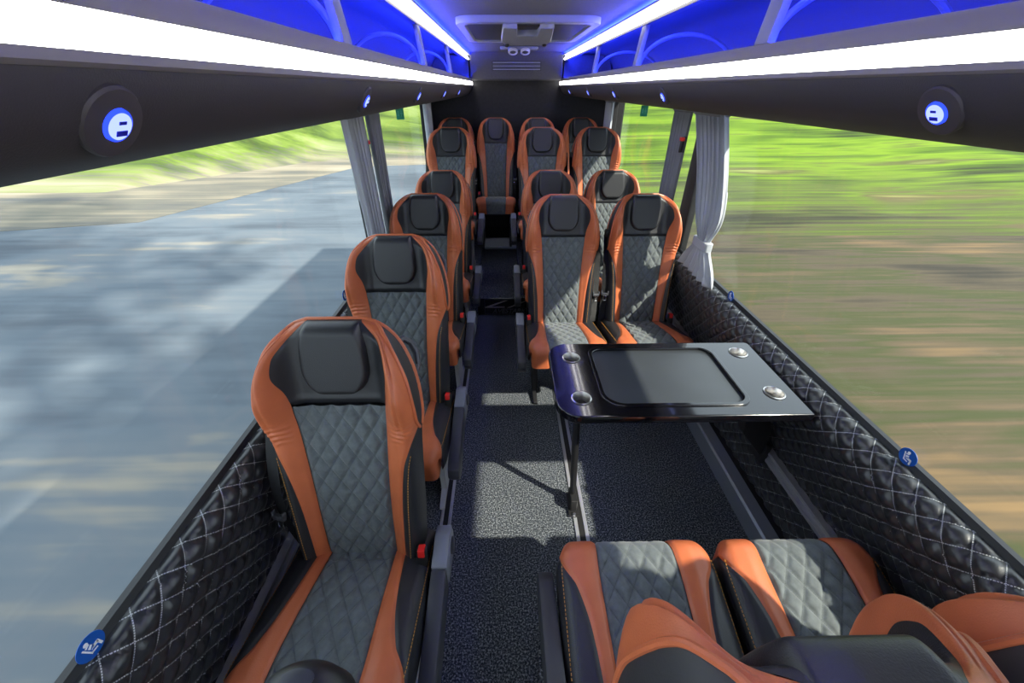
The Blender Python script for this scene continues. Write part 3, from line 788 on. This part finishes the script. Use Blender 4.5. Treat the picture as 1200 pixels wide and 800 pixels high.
rv = empty('air_vent', (.115, Y1-.16, 1.912))
MB().prism(rrect(-.245, .245, -.042, .042, .008), -.006, .004, 'y').build('frame', M['plastic'], rv)
for k in range(5):
    MB().box(-.235, .235, -.012, -.003, -.032+k*.014, -.024+k*.014, .002).build('slat', M['dgrey'] if k % 2 else M['grey'], rv)
tag(rv, 'long narrow slatted air vent in the upper rear wall', 'vent')

# ------------------------------------------------------------------ curtains
def curtain(x, ya, yb, tie, nf, amp, mat, label, sg, ztop=1.628, zbot=None, pull=0., flare=0.02, phase=0.):
    zbot = SILL+.005 if zbot is None else zbot
    na, nz = nf*16+1, 60
    a = np.linspace(0, 1, na); z = np.linspace(zbot, ztop, nz)
    A, Z = np.meshgrid(a, z, indexing='ij')
    if tie: pin = 1-.52*np.exp(-((Z-tie)/.10)**2)-.30*np.clip((ztop-Z)/(ztop-tie), 0, 1)*(Z > tie)*.6 + flare*np.clip((tie-Z)/(tie-zbot), 0, 1)
    else: pin = 1-.12*np.clip((ztop-Z)/(ztop-zbot), 0, 1)
    cy = (ya+yb)/2 + pull*np.sin(PI/2*np.clip((ztop-Z)/(ztop-(tie or zbot)), 0, 1))
    Yc = cy+(A-.5)*(yb-ya)*pin
    am = amp*(.75+.25*np.sin(7*A+phase))*(1-.35*np.exp(-((Z-(tie or -9))/.08)**2))
    Xc = x+am*np.sin(2*PI*nf*A+phase+.5*np.sin(3*Z+phase)) + sg*.0
    Yc = Yc+.006*np.sin(2*PI*nf*A*2+phase)
    root = empty('curtain', (x, (ya+yb)/2, ztop))
    R = Vector(root.location)
    me = grid_mesh('drape', np.stack([Xc, Yc, Z], -1)-np.array(R))
    d = link('drape', me, mat, root)
    md = d.modifiers.new('Solidify', 'SOLIDIFY'); md.thickness = .003
    hm = MB(); hm.box(-abs(amp)*1.1, abs(amp)*1.1, -(yb-ya)/2, (yb-ya)/2, -.018, .004, .004); hm.build('header_tape', M['curtaindark'], root)
    if tie:
        k = int(np.argmin(np.abs(z-tie)))
        y0_, y1_ = Yc[:, k].min()-.006, Yc[:, k].max()+.006; x0_, x1_ = Xc[:, k].min()-.006, Xc[:, k].max()+.006
        t = MB().prism(rrect(x0_-R.x, x1_-R.x, y0_-R.y, y1_-R.y, .014), tie-.022-R.z, tie+.022-R.z, 'z', .002).build('tieback', mat, root, True)
    tag(root, label, 'curtain', 'grey window curtains')
    return root
curtain(-.736, 2.02, 2.33, None, 5, .022, M['curtain'], 'pale grey curtain beside the third single seat, on its near side', -1, pull=.03, zbot=.842)
curtain(-.744, 2.41, 2.60, None, 4, .018, M['curtaindark'], 'darker narrow curtain just beyond the pale one by the third single seat', -1, phase=1.3, zbot=.842)
curtain(1.068, 2.16, 2.48, 1.02, 6, .024, M['curtain'], 'pale grey curtain gathered with a tieback beside the table seats', 1, pull=-.27, flare=.35, zbot=.842)
curtain(1.075, 2.60, 2.82, None, 4, .020, M['curtaindark'], 'narrow grey curtain hanging behind the tied curtain', 1, phase=.7, zbot=.842)
curtain(-.730, 4.10, 4.36, None, 4, .02, M['curtain'], 'grey curtain at the rear window beside the fifth single seat', -1, phase=2, zbot=.842)
curtain(1.05, 4.42, 4.68, None, 3, .02, M['curtain'], 'grey curtain at the rear corner window on the table side', 1, phase=.4)

# ------------------------------------------------------------------ table
TZ = .80
tb = empty('table', (.314, 1.178, 0)); R = Vector(tb.location)
tx0, tx1, ty0, ty1 = .172, 1.048, .955, 1.405
outer = rrect(tx0, tx1, ty0, ty1, (.02, .085, .085, .004), 10)
tray = rrect(.34, .862, 1.005, 1.365, (.05, .05, .075, .05), 10)
def pix_table(u, v, D=1.73-TZ):
    dp = 455*D/(.8374*(v-103)); return ((u-592)*dp/455, (dp-.5466*D)/.8374)
cups = [pix_table(667, 420), pix_table(678.5, 467.5), pix_table(864.5, 415.5), pix_table(907, 463.5)]
me = curve_mesh([outer, tray]+[circ(x, y, .0325, 36) for x, y in cups], .012, .005, 3)
o = link('tabletop', me, M['gloss'], tb); o.location = (-R.x, -R.y, TZ-.017)
top = o
me = curve_mesh([rrect(.336, .866, 1.001, 1.369, (.05, .05, .075, .05), 10), rrect(.352, .850, 1.016, 1.354, (.045, .045, .065, .045), 10)], .003, .003)
o = link('tray_rim', me, M['gloss'], tb); o.location = (-R.x, -R.y, TZ)
me = curve_mesh([rrect(.332, .868, .998, 1.372, (.05, .05, .075, .05), 10)], .003)
o = link('tray', me, M['tray'], tb); o.location = (-R.x, -R.y, TZ-.010)
for x, y in cups:
    mt = Matrix.Translation((x-R.x, y-R.y, TZ))
    MB().lathe([(.032, .001), (.0365, .0015), (.0365, .003), (.0325, .0045), (.0315, .003), (.030, -.050), (.0, -.051)], mt, 40, False).build('cup_holder', M['steel'], tb, True)
MB().box(tx0+.05-R.x, tx1-.02-R.x, ty0+.03-R.y, ty1-.03-R.y, TZ-.058, TZ-.034, .004).build('underframe', M['plastic'], tb)
lg_ = MB(); lg_.tube([(-.035, 0, TZ-.04), (-.012, 0, .30), (.0, 0, .075)], [.017, .016, .015], 12); lg_.build('leg', M['plastic'], tb, True)
ft = MB(); ft.box(-.016, .016, -.055, .03, .005, .085, .004); ft.box(-.024, .024, -.085, .05, .007, .014, .002); ft.build('foot', M['plastic'], tb)
for yy in (-.065, -.035):
    MB().lathe([(.010, .012), (.010, .020), (.006, .024)], Matrix.Translation((0, yy-.01, 0)), 6).build('bolt', M['chrome'], tb)
br = MB(); br.prism([(1.135-R.x, .37), (1.108-R.x, .52), (1.03-R.x, TZ-.05), (.95-R.x, TZ-.05), (1.0-R.x, .50), (1.11-R.x, .37)], -.03, .03, 'y', .004)
br.box(1.115-R.x, 1.140-R.x, -.045, .045, .33, .44, .004)
br.build('wall_bracket', M['plastic'], tb)
tag(tb, 'glossy black folding table with recessed tray and four steel cup holders', 'table')

# ------------------------------------------------------------------ stickers, signs, hammers
def sticker(x, y, z, sg, label, r=.0255):
    o = empty('safety_sticker', (x, y, z), 0)
    o.rotation_euler = (PI/2, 0, -sg*PI/2)           # local z faces into the bus
    MB().lathe([(r, 0), (r, .0012)], None, 40).build('disc', M['bluesticker'], o)
    k = r/.0255
    g = MB()
    g.lathe([(.0042*k, .0012), (.0042*k, .0018)], Matrix.Translation((-.003*k, .013*k, 0)), 16)
    def bar(x0, y0, x1, y1, w):
        d = Vector((x1-x0, y1-y0)); n = Vector((-d.y, d.x)).normalized()*w*.5
        g.prism([(x0+n.x, y0+n.y), (x1+n.x, y1+n.y), (x1-n.x, y1-n.y), (x0-n.x, y0-n.y)], .0012, .0018, 'z')
    bar(-.004*k, .009*k, .001*k, -.006*k, .0085*k); bar(.0*k, -.004*k, .012*k, -.004*k, .006*k); bar(.011*k, -.002*k, .013*k, -.017*k, .0045*k)
    bar(-.012*k, .010*k, -.005*k, -.014*k, .003*k); bar(-.005*k, -.012*k, .006*k, -.013*k, .003*k)
    g.build('pictogram', M['white'], o)
    g = MB()
    def bar2(x0, y0, x1, y1, w):
        d = Vector((x1-x0, y1-y0)); n = Vector((-d.y, d.x)).normalized()*w*.5
        g.prism([(x0+n.x, y0+n.y), (x1+n.x, y1+n.y), (x1-n.x, y1-n.y), (x0-n.x, y0-n.y)], .0018, .0022, 'z')
    bar2(-.008*k, .003*k, .004*k, .008*k, .002*k); bar2(-.004*k, -.005*k, .003*k, .0*k, .002*k)
    g.build('belt_mark', M['bluesticker'], o)
    tag(o, label, 'sticker', 'round blue seat belt stickers')
    return o
sticker(LX+.004, .307, .858, -1, 'round blue seat belt sticker on the window by the largest single seat')
sticker(RX-.004, .72, .862, 1, 'round blue seat belt sticker on the window between table and camera')
sticker(RX-.004, 1.74, .856, 1, 'small round blue seat belt sticker on the window behind the table')
sticker(LX+.004, 1.70, .893, -1, 'round blue sticker on the window mostly hidden by the second single seat')
def exit_sign(x, y, z, sg, label):
    o = empty('exit_sign', (x, y, z)); o.rotation_euler = (0, 0, sg*math.radians(-12))
    MB().box(-.026, .026, -.004, .004, -.036, .036, .003).build('plate', M['green'], o)
    g = MB(); g.box(-.018, -.004, -.0046, -.004, -.016, .016); g.box(.002, .018, -.0046, -.004, -.004, .004); g.box(.006, .012, -.0046, -.004, -.018, .018)
    g.build('pictogram', M['palegreen'], o)
    MB().box(-.006, .006, -.002, .002, .03, .075).build('hanger', M['plastic'], o)
    tag(o, label, 'sign', 'green exit signs')
exit_sign(-.715, 3.06, 1.585, -1, 'small green exit sign hanging above the fourth single seat')
exit_sign(1.045, 3.38, 1.585, 1, 'small green exit sign hanging above the window on the table side')
def hammer(x, y, z, sg, label):
    o = empty('emergency_hammer', (x, y, z))  # sits in its holder by the window pillar, not hung
    MB().box(-.007, .007, -.007, .007, -.05, .02, .003).build('handle', M['plastic'], o, True)
    MB().box(-.010, .010, -.018, .018, .012, .032, .004).build('head', M['red'], o, True)
    MB().box(sg*.012-.004, sg*.012+.010*sg*sg, -.014, .014, -.05, .035, .003).build('holder', M['plastic'], o)
    tag(o, label, 'hammer')
hammer(-.750, 2.370, 1.46, -1, 'red emergency hammer between the curtains by the third single seat')
hammer(1.045, 2.56, 1.455, 1, 'red emergency hammer between the curtains behind the table')

# front seat whose head shows at the bottom edge
fs = empty('front_seat', (-.280, .19, -.012))
hd = MB(); hd.lathe([(.001, 1.092), (.020, 1.0895), (.040, 1.079), (.055, 1.060), (.063, 1.03), (.062, 1.0), (.05, .985)], Matrix.Scale(.55, 4, (0, 1, 0)), 36)
hd.build('headrest', M['plastic'], fs, True)
MB().lathe([(.001, 1.0935), (.014, 1.093), (.022, 1.091), (.02, 1.085)], Matrix.Scale(.5, 4, (0, 1, 0)), 28).build('headrest_cap', M['dgrey'], fs, True)
for sx in (-1, 1): MB().tube([(sx*.045, 0, .99), (sx*.045, -.01, .90)], .007, 8).build('headrest_rod', M['chrome'], fs, True)
MB().prism([(-.19, .46), (.19, .46), (.2, .60), (.185, .84), (.14, .91), (-.14, .91), (-.185, .84), (-.2, .60)], -.10, .0, 'y', .02).build('backrest', M['plastic'], fs, True)
MB().box(-.20, .20, -.52, -.03, .34, .46, .03).build('cushion', M['plastic'], fs, True)
MB().box(-.16, .16, -.45, -.08, .012, .345, .01).build('pedestal', M['plastic'], fs)
tag(fs, 'black front seat with only the dome of its headrest showing below the largest seat', 'seat')

# ------------------------------------------------------------------ outside
GZ = -.66
OUT = .43
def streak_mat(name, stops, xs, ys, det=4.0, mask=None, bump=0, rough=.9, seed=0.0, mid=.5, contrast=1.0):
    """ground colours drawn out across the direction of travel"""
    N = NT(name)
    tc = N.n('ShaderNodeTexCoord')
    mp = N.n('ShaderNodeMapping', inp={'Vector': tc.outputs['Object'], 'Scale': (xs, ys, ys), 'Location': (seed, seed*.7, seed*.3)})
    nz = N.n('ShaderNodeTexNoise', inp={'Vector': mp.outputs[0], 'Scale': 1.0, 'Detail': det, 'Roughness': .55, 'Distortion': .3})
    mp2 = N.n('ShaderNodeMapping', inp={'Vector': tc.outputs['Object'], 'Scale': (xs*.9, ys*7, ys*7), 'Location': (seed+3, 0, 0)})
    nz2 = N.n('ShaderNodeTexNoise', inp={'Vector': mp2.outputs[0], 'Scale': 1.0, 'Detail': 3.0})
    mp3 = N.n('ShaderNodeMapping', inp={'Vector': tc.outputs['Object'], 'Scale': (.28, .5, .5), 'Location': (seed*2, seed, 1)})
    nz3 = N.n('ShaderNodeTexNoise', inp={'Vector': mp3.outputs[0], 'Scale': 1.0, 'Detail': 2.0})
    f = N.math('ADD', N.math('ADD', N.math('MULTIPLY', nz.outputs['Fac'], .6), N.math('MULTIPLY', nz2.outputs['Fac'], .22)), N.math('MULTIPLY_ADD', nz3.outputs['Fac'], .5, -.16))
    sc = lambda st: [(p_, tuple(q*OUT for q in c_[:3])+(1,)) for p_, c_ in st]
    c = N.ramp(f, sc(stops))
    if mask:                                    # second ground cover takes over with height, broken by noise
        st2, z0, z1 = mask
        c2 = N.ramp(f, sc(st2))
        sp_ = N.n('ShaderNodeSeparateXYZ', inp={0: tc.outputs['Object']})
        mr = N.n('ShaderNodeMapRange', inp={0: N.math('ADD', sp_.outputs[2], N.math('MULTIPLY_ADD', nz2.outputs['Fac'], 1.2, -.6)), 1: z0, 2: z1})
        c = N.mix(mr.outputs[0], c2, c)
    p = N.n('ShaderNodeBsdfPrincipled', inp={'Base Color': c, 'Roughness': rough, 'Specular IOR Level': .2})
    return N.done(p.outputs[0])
ROAD = [(.36, srgb(112, 122, 134)), (.50, srgb(138, 150, 162)), (.58, srgb(150, 158, 166)), (.65, srgb(196, 188, 174)), (.74, srgb(226, 216, 198))]  # cream stops paint patches of sunlight into the asphalt colour
SAND = [(.34, srgb(122, 124, 124)), (.46, srgb(158, 152, 138)), (.56, srgb(204, 190, 164)), (.68, srgb(226, 214, 190))]
GRL = [(.32, srgb(76, 92, 48)), (.45, srgb(112, 138, 58)), (.56, srgb(152, 178, 76)), (.68, srgb(188, 204, 124))]
DIRT = [(.30, srgb(52, 50, 46)), (.40, srgb(84, 78, 66)), (.48, srgb(114, 102, 82)), (.54, srgb(92, 98, 60)), (.60, srgb(124, 108, 84)), (.70, srgb(178, 144, 100))]
GRR = [(.28, srgb(44, 52, 32)), (.38, srgb(72, 92, 36)), (.47, srgb(112, 146, 40)), (.55, srgb(152, 188, 48)), (.62, srgb(112, 118, 64)), (.72, srgb(190, 206, 112))]
M['road'] = streak_mat('sun_streaked_asphalt', ROAD, .35, .9, seed=2.2)
M['sand'] = streak_mat('sandy_verge', SAND, .12, .8, seed=5)
M['grassl'] = streak_mat('verge_grass', GRL, .12, 1.3, seed=1, mask=(SAND, GZ-.1, GZ+.5))
M['dirt'] = streak_mat('dirt_ground', DIRT, .22, 1.5, seed=7)
M['grassr'] = streak_mat('bank_grass', GRR, .16, 1.5, seed=9, mask=(DIRT, GZ-.2, GZ+.9))
def quad(name, pts, mat, nx=2):
    me = bpy.data.meshes.new(name); me.from_pydata(pts, [], [tuple(range(len(pts)))]); return struct(link(name, me, mat))
def slab(name, poly, z0, z1, mat):
    return struct(MB().prism(poly, z0, z1, 'z').build(name, mat))
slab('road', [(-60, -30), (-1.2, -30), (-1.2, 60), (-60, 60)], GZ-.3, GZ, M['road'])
slab('terrain_dirt', [(-1.2, -30), (60, -30), (60, 60), (-1.2, 60)], GZ-.3, GZ-.01, M['dirt'])
slab('terrain_verge', [(-60, 7.6), (-10.5, 7.7), (-7.8, 8.4), (-5.3, 15.4), (-1.2, 16), (-1.2, 60), (-60, 60)], GZ-.2, GZ+.006, M['sand'])
def bank(name, line, depth, height, mat, seed):
    """rising bank of grass behind a base line, lumpy"""
    L = np.array(line, float); seg = np.linalg.norm(np.diff(L, axis=0), axis=1); cum = np.concatenate([[0], np.cumsum(seg)])
    q = np.linspace(0, cum[-1], 160)
    bx, by = np.interp(q, cum, L[:, 0]), np.interp(q, cum, L[:, 1])
    s = np.linspace(0, 1, 40)
    tx, ty = np.gradient(bx), np.gradient(by); n = np.hypot(tx, ty); nx, ny = -ty/n, tx/n
    rng = np.random.RandomState(seed)
    H = np.zeros((160, 40))
    for _ in range(40):
        fx, fs_, ph = rng.uniform(.05, .6), rng.uniform(.5, 4), rng.uniform(0, 6.28)
        H += np.sin(q[:, None]*fx*2+s[None, :]*fs_*3+ph)/40**.5*.5
    Hh = height*(s*.6+.4*sstep(0, 1, s))[None, :]*(1+.06*H)+.05*H*np.minimum(1, s*5)[None, :]
    P = np.zeros((160, 40, 3)); P[..., 0] = bx[:, None]; P[..., 1] = by[:, None]+depth*s[None, :]; P[..., 2] = GZ-.06+Hh
    return struct(link(name, grid_mesh(name, P), mat))
bank('terrain_bank_left', [(-60, 10.2), (-11, 10.8), (-7.5, 16.0), (-1.3, 18.5)], 14, 3.5, M['grassl'], 3)
bank('terrain_bank_right', [(1.4, 7.2), (60, 5.4)], 16, 4.2, M['grassr'], 5)

# trees added out of view so their shade dapples the road beyond the bus
M['leaf'] = principled('tree_leaf', srgb(92, 122, 50), .7, var=.3, varscale=2)
M['bark'] = principled('tree_bark', srgb(92, 78, 62), .9, var=.3, varscale=6, bump=.5, bscale=20)
rng = np.random.RandomState(11)
for ti, (tx, ty) in enumerate(((5.3, -20.5), (5.0, -12.5), (5.3, -4.4))):
    t = empty('added_shade_tree', (tx, ty, GZ))
    tk = MB(); tk.tube([(0, 0, 0), (.1, .1, 3), (-.1, .2, 7), (.1, 0, 12), (0, .1, 17)], [.32, .26, .22, .15, .05], 12)
    for k in range(9):
        a = k*2.4; z = 11+k*.7; tk.tube([(0, .1, z), (0.8*math.cos(a), 1.3*math.sin(a), z+.8), (1.5*math.cos(a), 2.8*math.sin(a), z+1.3)], [.09, .06, .02], 6)
    tk.build('trunk', M['bark'], t, True)
    n = 1500; V = []; Fc = []
    cl = rng.uniform(-1, 1, (46, 3))*np.array([1.2, 3.1, 5.2])+np.array([0, 0, 15.2])
    for q in range(n):
        c = cl[rng.randint(46)]+rng.normal(0, .45, 3); c[2] = max(c[2], 10.9); c[0] = np.clip(c[0], -1.6, 1.6); c[1] = np.clip(c[1], -3.6, 3.6)
        u = rng.normal(0, 1, 3); u /= np.linalg.norm(u); v = np.cross(u, rng.normal(0, 1, 3)); v /= np.linalg.norm(v)
        L_, W_ = rng.uniform(.22, .40), rng.uniform(.12, .22); b = len(V)
        V += [tuple(c-u*L_), tuple(c+v*W_+u*.05), tuple(c+u*L_), tuple(c-v*W_+u*.05)]; Fc.append((b, b+1, b+2, b+3))
    me = bpy.data.meshes.new('crown'); me.from_pydata(V, [], Fc); link('crown', me, M['leaf'], t)
    tag(t, 'added tall leafy tree beside the bus, out of the picture, shading the road', 'tree', 'added shade trees beside the bus')

# ------------------------------------------------------------------ light
w = bpy.data.worlds.new('sky'); S.world = w; w.use_nodes = True
nt = w.node_tree; nt.nodes.clear()
out = nt.nodes.new('ShaderNodeOutputWorld'); bg = nt.nodes.new('ShaderNodeBackground')
bg.inputs[0].default_value = (.80, .90, 1.0, 1); bg.inputs[1].default_value = 2.0
nt.links.new(bg.outputs[0], out.inputs[0])
sl = bpy.data.lights.new('sun', 'SUN'); sl.energy = 7.5; sl.angle = math.radians(1.2); sl.color = (1, .90, .76)
so = bpy.data.objects.new('sun', sl); COL.objects.link(so); so.location = (4, -4, 8)
d = -Vector((1, -.74, 1.2)); so.rotation_euler = d.to_track_quat('-Z', 'Y').to_euler()

# ------------------------------------------------------------------ camera
F = 455.0; pitch = math.atan2(297, F)
cd = bpy.data.cameras.new('camera'); cd.sensor_width = 36; cd.lens = F/1200*36; cd.clip_start = .02; cd.clip_end = 300
co = bpy.data.objects.new('camera', cd); COL.objects.link(co)
co.location = (0, 0, 1.73)
co.rotation_euler = (PI/2-pitch, 0, -math.atan2(8*math.cos(pitch), F))
S.camera = co
S.view_settings.view_transform = 'Standard'; S.view_settings.look = 'None'; S.view_settings.gamma = 1; S.view_settings.use_curve_mapping = False
S.view_settings.exposure = .35
S.cycles.use_denoising = True
S.cycles.max_bounces = 8; S.cycles.diffuse_bounces = 5; S.cycles.sample_clamp_indirect = 6.0; S.cycles.transparent_max_bounces = 12
